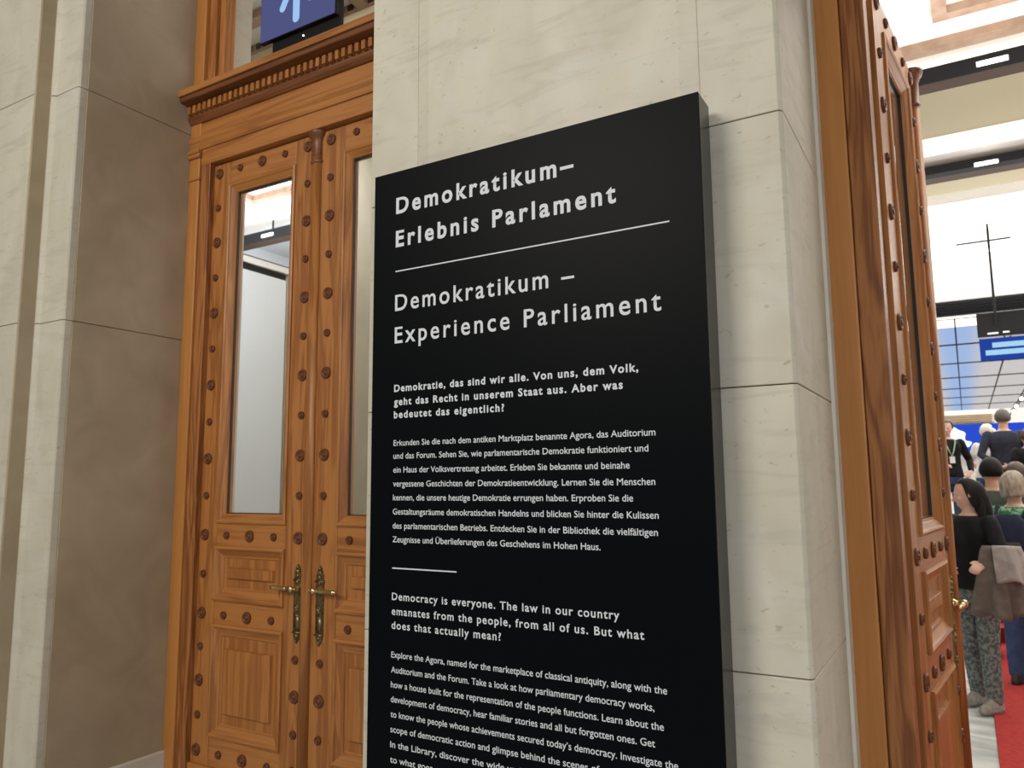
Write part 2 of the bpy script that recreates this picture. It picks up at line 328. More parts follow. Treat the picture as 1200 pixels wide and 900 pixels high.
# --- a leaf: x from the hinge, front at y=0
BIG = [3.625, 3.178, 2.731, 2.286, 1.840, 1.393, .943, .566, .183]
SML = [3.401, 2.954, 2.508, 2.062, 1.621, 1.167, .755, .375]
def rosette(r):
    # raised turned boss: outer ring, hollow, centre button
    return MB().lathe((0, 0, 0), (0, -1, 0), [(r*1.08, 0), (r*1.08, .004), (r, .010), (r*.86, .012), (r*.66, .008), (r*.58, .005), (r*.42, .006), (r*.36, .012), (r*.16, .015), (0, .015)], 18).mesh('rosette', M['rosette'], True)
ROS_B, ROS_S = rosette(.031), rosette(.0205)
def leaf(name, loc, rz, mirror, label):
    t = tag(empty(name, loc, rz), label, 'door', kind='structure')
    k = -1 if mirror else 1
    def bx(n, x0, x1, y0, y1, z0, z1, m, bev=.0025):
        a, b = (x0, x1) if k > 0 else (-x1, -x0)
        return MB().box(a, b, y0, y1, z0, z1).build(n, M[m], t, bevel=bev)
    W = .922; C = .45; T = .062; H = 3.685
    bx('stile', 0, .170, 0, T, .008, H, 'oak_z'); bx('stile', .730, W, 0, T, .008, H, 'oak_z')
    for z0, z1 in [(3.533, H), (1.325, 1.468), (.885, 1.028), (.008, .277)]:
        bx('rail', .1705, .7295, .001, T-.001, z0, z1, 'oak_x')
    bx('kick_board', 0.0, W, -.022, 0, .004, .112, 'oak_x', .005)
    def fr(n, x0, x1, z0, z1, prof, m, close=False):
        a, b = (x0, x1) if k > 0 else (-x1, -x0)
        o = MB().rings(a, b, z0, z1, prof, close).build(n, M[m], t)
        if m == 'oak_x':
            o.data.materials.append(M['oak_z'])
            for i, p in enumerate(o.data.polygons): p.material_index = 1 if i % 2 else 0
        return o
    x0, x1 = .170, .730
    # glazed field
    fr('glazing_moulding', x0, x1, 1.468, 3.533, [(-.006, 0), (-.006, -.010), (.004, -.014), (.012, -.010), (.016, -.003), (.034, .010), (.040, .016), (.046, .016), (.050, .024), (.050, T)], 'oak_x')
    fr('glazing_seal', x0+.050, x1-.050, 1.518, 3.483, [(0, .023), (.0045, .023), (.0045, .040), (0, .040)], 'rubber')
    a, b = (x0+.05, x1-.05) if k > 0 else (-x1+.05, -x0-.05)
    MB().box(a, b, .030, .036, 1.518, 3.483).build('glass_pane', M['glass'], t)
    # panels: bolection moulding, flat field, raised centre tablet
    for z0, z1, rx, rz0, rz1 in [(1.028, 1.325, .182, 1.150, 1.205), (.277, .885, .185, .402, .752)]:
        fr('panel_moulding', x0, x1, z0, z1, [(-.006, 0), (-.006, -.012), (.006, -.017), (.014, -.012), (.020, -.004), (.045, .010), (.052, .012), (.057, .012), (.060, .018), (.066, .022)], 'oak_x')
        fr('panel', x0+.060, x1-.060, z0+.060, z1-.060, [(0, .022), (.002, .022)], 'oak_panel', True)
        fr('raised_tablet', C-rx, C+rx, rz0, rz1, [(-.004, .0215), (0, .006), (.004, .004)], 'oak_panel', True)
    bx('back_board', x0, x1, .030, T-.004, .277, 1.325, 'oak_z')
    # turned bosses
    def ros(me, x, z): inst('rosette', me, t, (k*x, 0, z))
    for x in (C-.382, C+.382):
        lock = x > C
        for z in BIG:
            if not (lock and z == .943): ros(ROS_B, x, z)
        for z in SML:
            if not (lock and z == 1.167): ros(ROS_S, x, z)
    for z in (3.625, 1.393, .943, .183):
        ros(ROS_B, C, z); ros(ROS_S, C-.193, z); ros(ROS_S, C+.193, z)
    if not mirror:
        # half round astragal with turned cap over the meeting line
        pr = []
        for zz, r in [(.02, .036), (3.50, .036)]: pr.append((.905, -.002, zz, r, .024))
        MB().loft(pr, 20).build('astragal', M['oak_z'], t, True)
        MB().loft([(.905, -.002, 3.500, .037, .025), (.905, -.002, 3.506, .043, .030), (.905, -.002, 3.516, .043, .030), (.905, -.002, 3.522, .038, .027), (.905, -.002, 3.630, .038, .027),
                   (.905, -.002, 3.655, .046, .036), (.905, -.002, 3.668, .056, .046), (.905, -.002, 3.686, .060, .050), (.905, -.002, 3.690, .060, .050)], 20).build('astragal_cap', M['oak_dark'], t, True)
    # escutcheon plate
    px = k*(C+.390); zc = 1.045
    out = [(0, -.205), (.012, -.190), (.022, -.172), (.024, -.160), (.020, -.152), (.029, -.146), (.029, .118), (.033, .122), (.033, .134), (.024, .140), (.028, .150), (.026, .166), (.018, .180), (.014, .196), (0, .212)]
    prof = [(x, z) for x, z in out]+[(-x, z) for x, z in out[-2:0:-1]]
    mb = MB(); n = len(prof)
    vs = [(px+x, -.001, zc+z) for x, z in prof]+[(px+x*.9, -.007, zc+z*.995) for x, z in prof]
    mb.add(vs, [tuple(range(n))[::-1], tuple(range(n, 2*n))]+[(i, (i+1) % n, n+(i+1) % n, n+i) for i in range(n)])
    pl = mb.build('escutcheon', M['brass_old'], t)
    orn = MB()
    for dz, r in [(.195, .009), (.172, .014), (.150, .011), (.118, .010), (-.06, .010), (-.03, .008), (-.165, .011), (-.188, .007)]:
        orn.ball((px, -.008, zc+dz), (r, .006, r*.9), 10)
    orn.box(px-.030, px+.030, -.012, -.004, zc+.124, zc+.131).box(px-.030, px+.030, -.012, -.004, zc-.150, zc-.143)
    orn.lathe((px, -.004, zc-.015), (0, -1, 0), [(.012, 0), (.012, .006), (.007, .007), (.007, .004), (0, .004)], 12)
    orn.box(px-.018, px+.018, -.009, -.006, zc-.138, zc-.045)
    orn.build('relief', M['brass_old'], pl, True)
    zl = zc+.085; d = -k
    lv = MB().lathe((px, -.005, zl), (0, -1, 0), [(.020, 0), (.021, .008), (.015, .014), (.011, .022), (.011, .034), (.017, .040), (.019, .050), (.014, .060), (0, .063)], 14)
    y = -.052
    lv.lathe((px-d*.034, y, zl), (d, 0, 0), [(0, 0), (.008, .003), (.010, .010), (.005, .015), (.009, .020), (.012, .034), (.012, .046), (.008, .052), (.012, .060), (.007, .066), (.010, .073), (.013, .080), (.011, .088), (.0115, .098), (.0105, .164), (.012, .168), (.0125, .174), (.007, .178), (.009, .186), (.005, .192), (0, .193)], 14)
    lv.build('lever_handle', M['brass'], pl, True)
    # hinges
    for z in (3.3, 1.9, .45):
        MB().lathe((-.006*k, .03, z-.06), (0, 0, 1), [(.0, -.012), (.006, -.006), (.009, 0), (.009, .12), (.006, .126), (0, .132)], 10).build('hinge', M['brass_old'], t, True)
    return t
leaf('door_1', (-3.988, 3.08, 0), 0, False, 'closed left oak leaf of the double door, beside the brown stone reveal')
leaf('door_2', (-2.146, 3.08, 0), 0, True, 'closed right oak leaf of the double door, partly hidden by the stone pier')
leaf('door_3', (-.1935, 3.225, 0), math.radians(83.9), False, 'open oak door leaf swung into the bright hall at right')

leaf('door_4', (1.566, 3.13, 0), math.radians(-84.0), True, 'open oak leaf at the far side of the right doorway')

# ------------------------------------------------------------------ information sign
SX0, SX1, SYF, SZT = -1.860, -.6115, 2.160, 2.837
sg = tag(empty('information_sign', (SX0, SYF, 0)), 'tall black information panel with white lettering against the stone pier', 'sign')
SW = SX1-SX0
MB().box(0, SW, .004, WY-.030-SYF, .0, SZT).build('cabinet', M['sign_side'], sg, bevel=.002)
MB().box(.0, SW, 0, .0045, .003, SZT).build('face_panel', M['sign'], sg, bevel=.001)
font = bpy.data.fonts.load('<builtin>')
def curve(body, size, off, space=1.0, res=4):
    c = bpy.data.curves.new('lettering', 'FONT'); c.font = font; c.body = body; c.size = size; c.offset = off; c.space_character = space; c.resolution_u = res; return c
def measure(body, off=0, space=1.0):
    c = curve(body, 1, off, space); o = bpy.data.objects.new('m', c); COL.objects.link(o)
    bpy.context.view_layer.update(); bb = o.bound_box
    r = (bb[0][0], bb[6][0], bb[0][1], bb[6][1]); bpy.data.objects.remove(o); bpy.data.curves.remove(c); return r
CAP = measure('E')[3]; XH = measure('x')[3]; XT = .715*CAP
def warp(z):
    if z <= 0: return z
    return z*XT/XH if z < XH else XT+(z-XH)*(CAP-XT)/(CAP-XH)
def line(body, x0, x1, z, cap, weight, sx=None, res=3):
    """x0..x1, baseline z on the sign face; sx = glyph width factor, spacing is solved"""
    size = cap/CAP
    a = measure(body, weight); w1 = a[1]-a[0]
    if sx is None: sx = (x1-x0)/(size*w1); sp = 1.0
    else:
        b = measure(body, weight, 1.5); w2 = b[1]-b[0]; want = (x1-x0)/(size*sx)
        sp = 1+.5*(want-w1)/(w2-w1)
    c = curve(body, 1, weight, sp, res); o = bpy.data.objects.new('lettering', c); COL.objects.link(o)
    bpy.context.view_layer.update()
    dg = bpy.context.evaluated_depsgraph_get(); me = bpy.data.meshes.new_from_object(o.evaluated_get(dg))
    off = o.bound_box[0][0]
    bpy.data.objects.remove(o)
    me.materials.clear(); me.materials.append(M['print'])
    me.transform(Matrix.Translation((-off, 0, 0)))
    for v in me.vertices: v.co.y = warp(v.co.y)
    me.transform(Matrix(((size*sx, 0, 0, x0), (0, 0, 1, 0), (0, size, 0, z), (0, 0, 0, 1))))
    q = bpy.data.objects.new('lettering', me); COL.objects.link(q); q.parent = sg; q.location = (-SX0, -.0008, 0); q['kind'] = 'stuff'; return q
TX = -1.756
HEAD = [('Demokratikum\u2013', -1.027, 2.674, .058, .028, 1.0), ('Erlebnis Parlament', -.883, 2.547, .058, .028, 1.0),
        ('Demokratikum \u2013', -1.032, 2.306, .058, .012, 1.0), ('Experience Parliament', -.748, 2.186, .058, .012, 1.0)]
for b, x1, z, cap, w, sx in HEAD: line(b, TX, x1, z, cap, w, sx, 5)
SUB = [('Demokratie, das sind wir alle. Von uns, dem Volk,', -.826, 2.009, .0240, .028, 1.06), ('geht das Recht in unserem Staat aus. Aber was', -.877, 1.960, .0240, .028, 1.06),
       ('bedeutet das eigentlich?', -1.295, 1.914, .0240, .028, 1.06),
       ('Democracy is everyone. The law in our country', -.907, 1.281, .0240, .015, 1.06), ('emanates from the people, from all of us. But what', -.832, 1.231, .0240, .015, 1.06), ('does that actually mean?', -1.313, 1.184, .0240, .015, 1.06)]
for b, x1, z, cap, w, sx in SUB: line(b, TX, x1, z, cap, w, sx)
BODY = [('Erkunden Sie die nach dem antiken Marktplatz benannte Agora, das Auditorium', -.779, 1.815), ('und das Forum. Sehen Sie, wie parlamentarische Demokratie funktioniert und', -.802, 1.769),
        ('ein Haus der Volksvertretung arbeitet. Erleben Sie bekannte und beinahe', -.862, 1.720), ('vergessene Geschichten der Demokratieentwicklung. Lernen Sie die Menschen', -.784, 1.671),
        ('kennen, die unsere heutige Demokratie errungen haben. Erproben Sie die', -.854, 1.623), ('Gestaltungsr\u00e4ume demokratischen Handelns und blicken Sie hinter die Kulissen', -.777, 1.574),
        ('des parlamentarischen Betriebs. Entdecken Sie in der Bibliothek die vielf\u00e4ltigen', -.781, 1.525), ('Zeugnisse und \u00dcberlieferungen des Geschehens im Hohen Haus.', -.962, 1.478),
        ('Explore the Agora, named for the marketplace of classical antiquity, along with the', -.769, 1.088), ('Auditorium and the Forum. Take a look at how parliamentary democracy works,', -.808, 1.038),
        ('how a house built for the representation of the people functions. Learn about the', -.782, .989), ('development of democracy, hear familiar stories and all but forgotten ones. Get', -.809, .941),
        ('to know the people whose achievements secured today\u2019s democracy. Investigate the', -.744, .892), ('scope of democratic action and glimpse behind the scenes of parliamentary', -.80, .843),
        ('In the Library, discover the wide variety of', -1.16, .794), ('to what goes on in', -1.50, .745)]
for b, x1, z in BODY: line(b, TX, x1, z, .0198, .006)
for x1, z in ((-.714, 2.4535), (-1.484, 1.389)):
    MB().box(TX-SX0, x1-SX0, -.0008, .0, z-.0022, z+.0022).build('divider_line', M['print'], sg)

# ------------------------------------------------------------------ direction screen over the closed door
tv = tag(empty('direction_screen', (-3.448, 2.952, 4.285)), 'violet-blue direction screen with pale arrow above the closed double door', 'screen')
MB().box(.075, .604, .028, .065, -.070, .9).build('casing', M['black'], tv, bevel=.004)
MB().box(0, .606, 0, .028, -.003, .95).build('bezel', M['black'], tv, bevel=.002)
MB().box(.003, .596, -.001, 0, .003, .945).build('display', emis('screen blue', lin(80, 84, 128), 1.0), tv)
am = emis('screen arrow', lin(158, 196, 240), 1.0)
aw = MB(); ax, az = .296, .37
def bar(p, q, r):
    p = Vector(p); q = Vector(q); d = (q-p).normalized(); nn = Vector((-d.y, d.x)); pts = []
    for i in range(9): a = PI/2+PI*i/8; pts.append(p+d*math.cos(a)*r+nn*math.sin(a)*r)
    for i in range(9): a = -PI/2+PI*i/8; pts.append(q+d*math.cos(a)*r+nn*math.sin(a)*r)
    n = len(pts); aw.add([(v.x, -.0025, v.y) for v in pts]+[(v.x, -.001, v.y) for v in pts], [tuple(range(n)), tuple(range(n, 2*n))[::-1]]+[(i, (i+1) % n, n+(i+1) % n, n+i) for i in range(n)])
bar((ax, .070), (ax, az), .026); bar((ax-.112, .166), (ax, az), .024); bar((ax+.112, .166), (ax, az), .024)
aw.build('arrow', am, tv)
MB().lathe((.33, .027, -.035), (0, -1, 0), [(.005, 0), (.005, .002), (0, .002)], 10).build('status_light', M['lamp'], tv)

# ------------------------------------------------------------------ the hall beyond: shell
CZ = 5.30
ce = tag(empty('ceiling'), 'bright coffered hall ceiling with white plaster and brown trim', 'ceiling', kind='structure')
def cbox(n, x0, x1, y0, y1, z0, z1, m): return MB().box(x0, x1, y0, y1, z0, z1).build(n, M[m], ce)
cbox('plaster_field', -9, 7, DY+.45, 7.6, CZ, CZ+.15, 'white')
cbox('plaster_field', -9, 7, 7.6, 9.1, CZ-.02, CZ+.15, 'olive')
cbox('plaster_field', -9, 7, 9.1, 10.6, CZ-.1, CZ+.15, 'white')
cbox('plaster_field', -9, 7, 10.6, 19.2, CZ-.3, CZ+.15, 'white')
# cove and trims before each lighting bridge
def bay(yb, zb=5.0):
    cbox('cove_strip', -9, 7, yb+.02, yb+.10, zb+.16, zb+.20, 'cove')
    cbox('trim_moulding', -6.2, 7, yb-.33, yb-.17, CZ-.06, CZ, 'gilt')
bay(7.25); bay(9.66)
cbox('cove_strip', -6.2, 7, 7.295, 7.319, 5.205, 5.295, 'cove')
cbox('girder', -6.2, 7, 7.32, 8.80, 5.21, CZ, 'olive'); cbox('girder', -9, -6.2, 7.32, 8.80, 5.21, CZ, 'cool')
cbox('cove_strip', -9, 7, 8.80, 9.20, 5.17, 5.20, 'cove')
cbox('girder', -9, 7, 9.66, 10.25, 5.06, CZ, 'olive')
def coffer(x0, y0, x1, y1):
    w = .10
    for a in ((x0, x1, y1-w, y1), (x0, x1, y0, y0+w), (x0, x0+w, y0+w, y1-w), (x1-w, x1, y0+w, y1-w)):
        cbox('coffer_trim', a[0], a[1], a[2], a[3], CZ-.07, CZ, 'gilt')
    cbox('coffer_panel', x0+.75, x1-.75, y0+.6, y1-.55, CZ-.03, CZ, 'olive')
coffer(.02, 3.75, 4.2, 6.55); coffer(-7.6+.0, 3.75, -3.6, 6.50)
for yb in (7.09, 9.46):
    t = tag(empty('lighting_bridge', (0, yb, 5.0)), 'dark lighting bridge with slot lamps nearer the open door' if yb < 8 else 'dark lighting bridge with slot lamps further into the hall', 'lighting bridge')
    MB().box(-8.9, 6.9, 0, .02, 0, .14).box(-8.9, 6.9, .17, .19, 0, .14).build('side_plate', M['bridge'], t)
    MB().box(-8.9, 6.9, .02, .17, .0, .03).build('soffit', M['bridge_brown'], t)
    for x in (-8.0, -4.0, .42, 2.2, 4.4): MB().box(x-.11, x+.11, -.006, .0, .045, .085).build('slot_lamp', M['lamp'], t)
    for x in (-8.0, -3, 2, 6): MB().lathe((x, .095, .14), (0, 0, 1), [(.012, 0), (.012, CZ-5.14)], 8).build('suspension_rod', M['bridge'], t)
wl = tag(empty('wall_left'), 'white hall partition beyond the door glass with dark band along its top', 'wall', kind='structure')
MB().box(-7.15, -7.0, DY+.45, 6.52, 0, 4.15).build('partition', M['cool'], wl)
MB().box(-7.25, -7.02, DY+.45, 6.52, 4.16, 4.235).build('dark_band', M['bridge'], wl)
MB().box(-7.2, -6.98, DY+.45, 6.60, 4.235, 4.31).build('top_moulding', M['white'], wl)
MB().box(-7.2, -6.975, DY+.45, 6.60, 4.31, 4.32).build('top_line', M['bridge'], wl)
MB().box(-9.1, -8.95, DY+.45, 48, 0, CZ).build('outer_wall', M['cool'], wl)
MB().box(-7.2, -5.0, 6.55, 7.0, 0, 4.32).build('stone_pier', M['stone_tan'], wl)
MB().box(-5.05, -3.85, 5.2, 5.6, 0, CZ).build('stone_pier', M['stone_tan'], wl)
tag(MB().box(6.9, 7.05, DY+.45, 48, 0, CZ).build('wall_right', M['white']), 'white side wall of the hall', 'wall', kind='structure')
pa = Vector((0, 0, 0))
def ptz(x, y, Y):
    d = (x-600)/FPX*RV-(y-450)/FPX*UV+F
    return (EYE+d*(Y/d.y)).z
zb0, zb1, zb2, zb3 = ptz(290, 92, 4.1), ptz(290, 67, 4.1), ptz(290, 51, 4.1), ptz(290, 24, 4.1)
cbox('beam', -6.5, -2.2, 4.1, 4.35, zb0, zb3, 'cream')
cbox('stencil_band', -6.5, -2.2, 4.08, 4.10, zb1, zb2, 'gilt')
for i in range(40): cbox('stencil_block', -6.4+i*.1, -6.35+i*.1, 4.068, 4.08, zb1+.015, zb1+.055, 'bridge_brown')
# louvre band then luminous glass skylight
lo = tag(empty('ceiling_grille', (0, 16.4, 5.0)), 'dark slatted ventilation grille across the hall ceiling', 'grille')
for i in range(5): MB().box(-8.9, 6.9, i*.28, i*.28+.13, -.05, 0).build('slat', M['bridge'], lo)
cbox('cove_strip', -9, 7, 18.05, 19.2, 4.985, 5.0, 'cove')
sky = tag(empty('window_1', (0, 19.0, 5.0)), 'long luminous glass skylight with dark glazing bars over the far hall', 'skylight', kind='structure')
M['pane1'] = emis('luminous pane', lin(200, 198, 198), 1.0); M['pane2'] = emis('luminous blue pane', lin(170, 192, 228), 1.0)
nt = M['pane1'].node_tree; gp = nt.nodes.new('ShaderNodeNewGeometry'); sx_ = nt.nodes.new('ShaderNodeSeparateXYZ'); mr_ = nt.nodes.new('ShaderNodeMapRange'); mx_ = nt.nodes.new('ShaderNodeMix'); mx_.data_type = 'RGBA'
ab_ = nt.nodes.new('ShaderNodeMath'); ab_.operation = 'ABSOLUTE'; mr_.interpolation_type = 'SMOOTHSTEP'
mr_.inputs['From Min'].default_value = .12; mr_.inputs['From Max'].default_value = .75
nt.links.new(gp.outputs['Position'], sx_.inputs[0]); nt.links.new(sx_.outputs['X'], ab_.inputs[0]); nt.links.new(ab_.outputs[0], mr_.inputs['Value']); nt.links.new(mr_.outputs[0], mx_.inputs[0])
mx_.inputs[6].default_value = lin(160, 185, 226); mx_.inputs[7].default_value = lin(204, 200, 198); nt.links.new(mx_.outputs[2], nt.nodes['Emission'].inputs[0])  # bluish lamp reflection painted into the pane emission near the centre line
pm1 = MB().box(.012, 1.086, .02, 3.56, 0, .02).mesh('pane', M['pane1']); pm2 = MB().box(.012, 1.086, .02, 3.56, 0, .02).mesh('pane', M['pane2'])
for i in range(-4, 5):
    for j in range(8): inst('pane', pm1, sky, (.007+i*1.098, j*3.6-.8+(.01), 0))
for j in range(9): MB().box(-4.4, 5.6, j*3.6-.84, j*3.6-.80, -.03, .03).build('glazing_bar', M['bridge'], sky)
for i in range(-4, 6): MB().box(.007+i*1.098-.016, .007+i*1.098+.016, -.8, 28.0, -.03, .03).build('glazing_bar', M['bridge'], sky)
cbox('plaster_field', -9, -4.3, 18.1, 48, 5.0, 5.1, 'white'); cbox('plaster_field', 5.5, 7, 18.1, 48, 5.0, 5.1, 'white')
tag(MB().box(-9, 7, 47.2, 47.4, 0, 5.1).build('wall_back', M['white']), 'white end wall far behind the crowd', 'wall', kind='structure')
tag(MB().box(-1.6, 6.5, 14.6, 14.75, .9, 2.80).build('wall_far', M['white']), 'low white partition wall behind the blue screens', 'wall', kind='structure')

# raised platform with steps
pf = tag(empty('platform'), 'raised platform with steps behind the crowd in the hall', 'platform', kind='structure')
for i in range(6): MB().box(-3, 6.8, 9.6+i*.3, 9.9+i*.3 if i < 5 else 16, 0, .15*(i+1)).build('step', M['marble'], pf, bevel=.005)
for i in range(6):
    MB().box(.043, 2.64, 9.592+i*.3, 9.9+i*.3 if i < 5 else 13.5, .15*(i+1)-.0+.001, .15*(i+1)+.012).box(.043, 2.64, 9.582+i*.3, 9.592+i*.3, .15*i+.0125, .15*(i+1)+.012).build('stair_carpet', M['carpet'], pf)

# ------------------------------------------------------------------ screens, signs and lamps in the hall
dw = tag(empty('video_wall', (0, 14.3, 0)), 'blue video wall with white shapes behind the crowd', 'screen')
MB().box(-.35, 1.05, .03, .12, 2.10, 2.55).build('casing', M['black'], dw)
MB().box(-.35, 1.05, .0, .03, 2.10, 2.55).build('display', emis('video blue', lin(40, 72, 190), 1.2), dw)
wp = emis('video white', (.8, .95, 1, 1), 1.6)
for cx, cz, w, h in ((-.14, 2.34, .17, .16), (.36, 2.37, .10, .13), (-.02, 2.24, .12, .06)):
    pts = [(cx+w*(1+.12*math.sin(5*a+cx*9))*math.cos(a), cz+h*(1+.14*math.sin(4*a+1))*math.sin(a)) for a in [2*PI*i/18 for i in range(18)]]
    MB().add([(x, -.004, z) for x, z in pts]+[(x, 0, z) for x, z in pts], [tuple(range(18)), tuple(range(18, 36))[::-1]]+[(i, (i+1) % 18, 18+(i+1) % 18, 18+i) for i in range(18)]).build('white_shape', wp, dw)
vt = tag(empty('wall_grille', (.02, 14.55, 2.66)), 'beige slatted air grille on the low white partition', 'grille')
MB().box(-.45, .42, 0, .048, -.07, .07).build('frame', M['cream'], vt)
for i in range(4): MB().box(-.42, .39, -.008, 0, -.056+i*.032, -.040+i*.032).build('slat', M['gilt'], vt)

def pt(x, y, Y):
    d = (x-600)/FPX*RV-(y-450)/FPX*UV+F
    return EYE+d*(Y/d.y)
HY = 11.6
c = pt(1167, 380, HY)
hm = tag(empty('hanging_monitor', (c.x, HY, c.z)), 'black monitor hanging from a thin ceiling pole above the blue sign', 'monitor')
top = 4.99
MB().lathe((0, -.03, 0), (0, 0, 1), [(.016, 0), (.016, top-c.z)], 10).build('pole', M['black'], hm)
q = pt(1162, 282, HY)
MB().tube([(-.36, -.03, q.z-c.z), (.24, -.03, q.z-c.z)], .013, 8).build('crossbar', M['black'], hm)
MB().box(-.21, .42, 0, .07, -.155, .16).build('screen_body', M['black'], hm, bevel=.006)
MB().box(-.19, .40, -.003, 0, -.135, .14).build('screen_glass', mat('dark screen', (.012, .012, .013, 1), .7, 0, .1), hm)
MB().box(-.10, .02, -.006, -.003, -.125, -.105).box(.07, .14, -.006, -.003, -.12, -.10).build('caption_strip', M['print'], hm)
hs = tag(empty('hanging_sign', (c.x, HY-.02, c.z-.33)), 'blue hanging sign with two pale lettering bands under the black monitor', 'sign')
MB().box(-.20, .45, 0, .04, -.135, .15).build('board', emis('sign blue', lin(38, 66, 158), 1.0), hs)
bl = emis('sign pale', lin(168, 214, 240), 1.0)
MB().box(-.06, .31, -.004, 0, .025, .09).build('lettering_band', bl, hs); MB().box(-.14, .40, -.004, 0, -.07, -.005).build('lettering_band', bl, hs)
MB().box(.07, .09, .01, .03, .15, .17).build('bracket', M['black'], hs)
for k, (x, y, Y, lb) in enumerate([(1157, 266, 11.7, 'round recessed downlight nearer the olive girder, left of the hanging pole'), (1157, 293, 12.9, 'round recessed downlight further back, left of the hanging pole')]):
    p = pt(x, y, Y)
    dl = tag(empty('downlight', (p.x, Y, 4.995)), lb, 'lamp', 'downlights in the white hall ceiling')
    MB().lathe((0, 0, 0), (0, 0, -1), [(.15, -.005), (.15, .006), (.125, .008), (.125, .0)], 20).build('rim', M['white'], dl, True)
    MB().lathe((0, 0, 0), (0, 0, -1), [(.12, -.005), (.12, .004), (0, .004)], 20).build('lens', M['lamp'], dl)
for k, (x, y, lb) in enumerate([(1187.5, 482, 'lowest of three small spotlights on the black rod at the right edge'), (1191, 476, 'middle of three small spotlights on the black rod at the right edge'), (1197, 467, 'uppermost of three small spotlights on the black rod at the right edge')]):
    p = pt(x, y, 13.2)
    sp = tag(empty('spotlight', p), lb, 'lamp', 'small spotlights on the black rod')
    MB().lathe((0, .0, 0), (0, -1, -.3), [(.0, -.09), (.028, -.085), (.034, 0), (.030, .004)], 12).build('housing', M['black'], sp, True)
    MB().lathe((0, .0, 0), (0, -1, -.3), [(.026, .0), (.026, .006), (0, .008)], 12).build('lens', M['lamp'], sp)
a = pt(1184, 486, 13.2); b = pt(1215, 430, 13.2); b2 = Vector((b.x, b.y, 5.0))
tag(MB().tube([a+Vector((0, .06, 0)), b+Vector((0, .06, 0)), b2+Vector((.1, .06, 0))], .008, 8).build('lamp_rod', M['black']), 'thin black rod carrying three small spotlights', 'rod')

# ------------------------------------------------------------------ people
SKIN = mat('skin', (.52, .30, .21, 1), .5); SKIN2 = mat('fair skin', (.62, .38, .29, 1), .5)
def finish(mb, name, m, parent, vox=.009, smooth=2):
    o = mb.build(name, m, None)
    r = o.modifiers.new('r', 'REMESH'); r.mode = 'VOXEL'; r.voxel_size = vox; r.use_smooth_shade = True
    s = o.modifiers.new('s', 'SMOOTH'); s.iterations = smooth; s.factor = .5
    bpy.context.view_layer.update(); dg = bpy.context.evaluated_depsgraph_get()
    me = bpy.data.meshes.new_from_object(o.evaluated_get(dg)); me.materials.clear(); me.materials.append(m)
    bpy.data.objects.remove(o)
    q = bpy.data.objects.new(name, me); COL.objects.link(q); q.parent = parent; return q
def hand(mb, w, d, palm, side):
    """five separate fingers; d = pointing direction, palm = palm normal, side = +1/-1 for the thumb"""
    w = Vector(w); d = Vector(d).normalized(); pn = Vector(palm); pn = (pn-d*pn.dot(d)).normalized(); s = d.cross(pn)*side
    mb.tube([w-d*.02, w+d*.02, w+d*.05, w+d*.08], [.024, .028, .034, .032], 10, .55 if abs(s.z) < .7 else 1)
    mb.tube([w+d*.03-s*.018, w+d*.085-s*.026], .016, 8); mb.tube([w+d*.03+s*.018, w+d*.085+s*.026], .016, 8)
    for k, (o, L) in enumerate(((-.030, .058), (-.010, .070), (.011, .074), (.031, .066))):
        a = w+d*.088+s*o
        mb.tube([a, a+d*L*.45+pn*L*.10, a+d*L*.75+pn*L*.36, a+d*L*.82+pn*L*.72], [.0098, .0092, .0085, .0078], 8)
    a = w+d*.025+s*.030
    mb.tube([a, a+d*.03+s*.024, a+d*.062+s*.030+pn*.012], [.0125, .011, .009], 8)
def head(mb, c, yaw, tilt=0):
    """egg skull, brow, nose, lips, chin, ears; faces -Y before yaw"""
    h = MB()
    h.loft([(0, .012, .118, .012, .012), (0, .012, .110, .040, .048), (0, .012, .088, .062, .078), (0, .010, .050, .074, .094), (0, .006, .010, .075, .094), (0, .0, -.030, .070, .086),
            (0, -.006, -.062, .060, .076), (0, -.018, -.090, .044, .058), (0, -.034, -.112, .026, .034), (0, -.038, -.120, .008, .01)], 24)
    h.tube([(0, -.086, .012), (0, -.098, -.012), (0, -.108, -.034)], [.008, .010, .013], 8)
    h.ball((0, -.100, -.040), (.017, .012, .009), 10)
    h.tube([(-.036, -.083, .022), (0, -.090, .022), (.036, -.083, .022)], .008, 8)
    h.tube([(-.020, -.078, -.068), (0, -.086, -.066), (.020, -.078, -.068)], [.005, .0075, .005], 8)
    h.tube([(-.017, -.077, -.077), (0, -.084, -.078), (.017, -.077, -.077)], [.005, .007, .005], 8)
    for sx in (-1, 1):
        h.ball((sx*.029, -.077, .006), (.015, .012, .010), 10)
        h.ball((sx*.078, .012, -.006), (.010, .020, .030), 10)
        h.ball((sx*.040, -.060, -.030), (.022, .022, .022), 10)
    R = Matrix.Rotation(yaw, 3, 'Z') @ Matrix.Rotation(tilt, 3, 'X'); c = Vector(c)
    mb.add([c+R@Vector(v) for v in h.v], h.f); return R, c
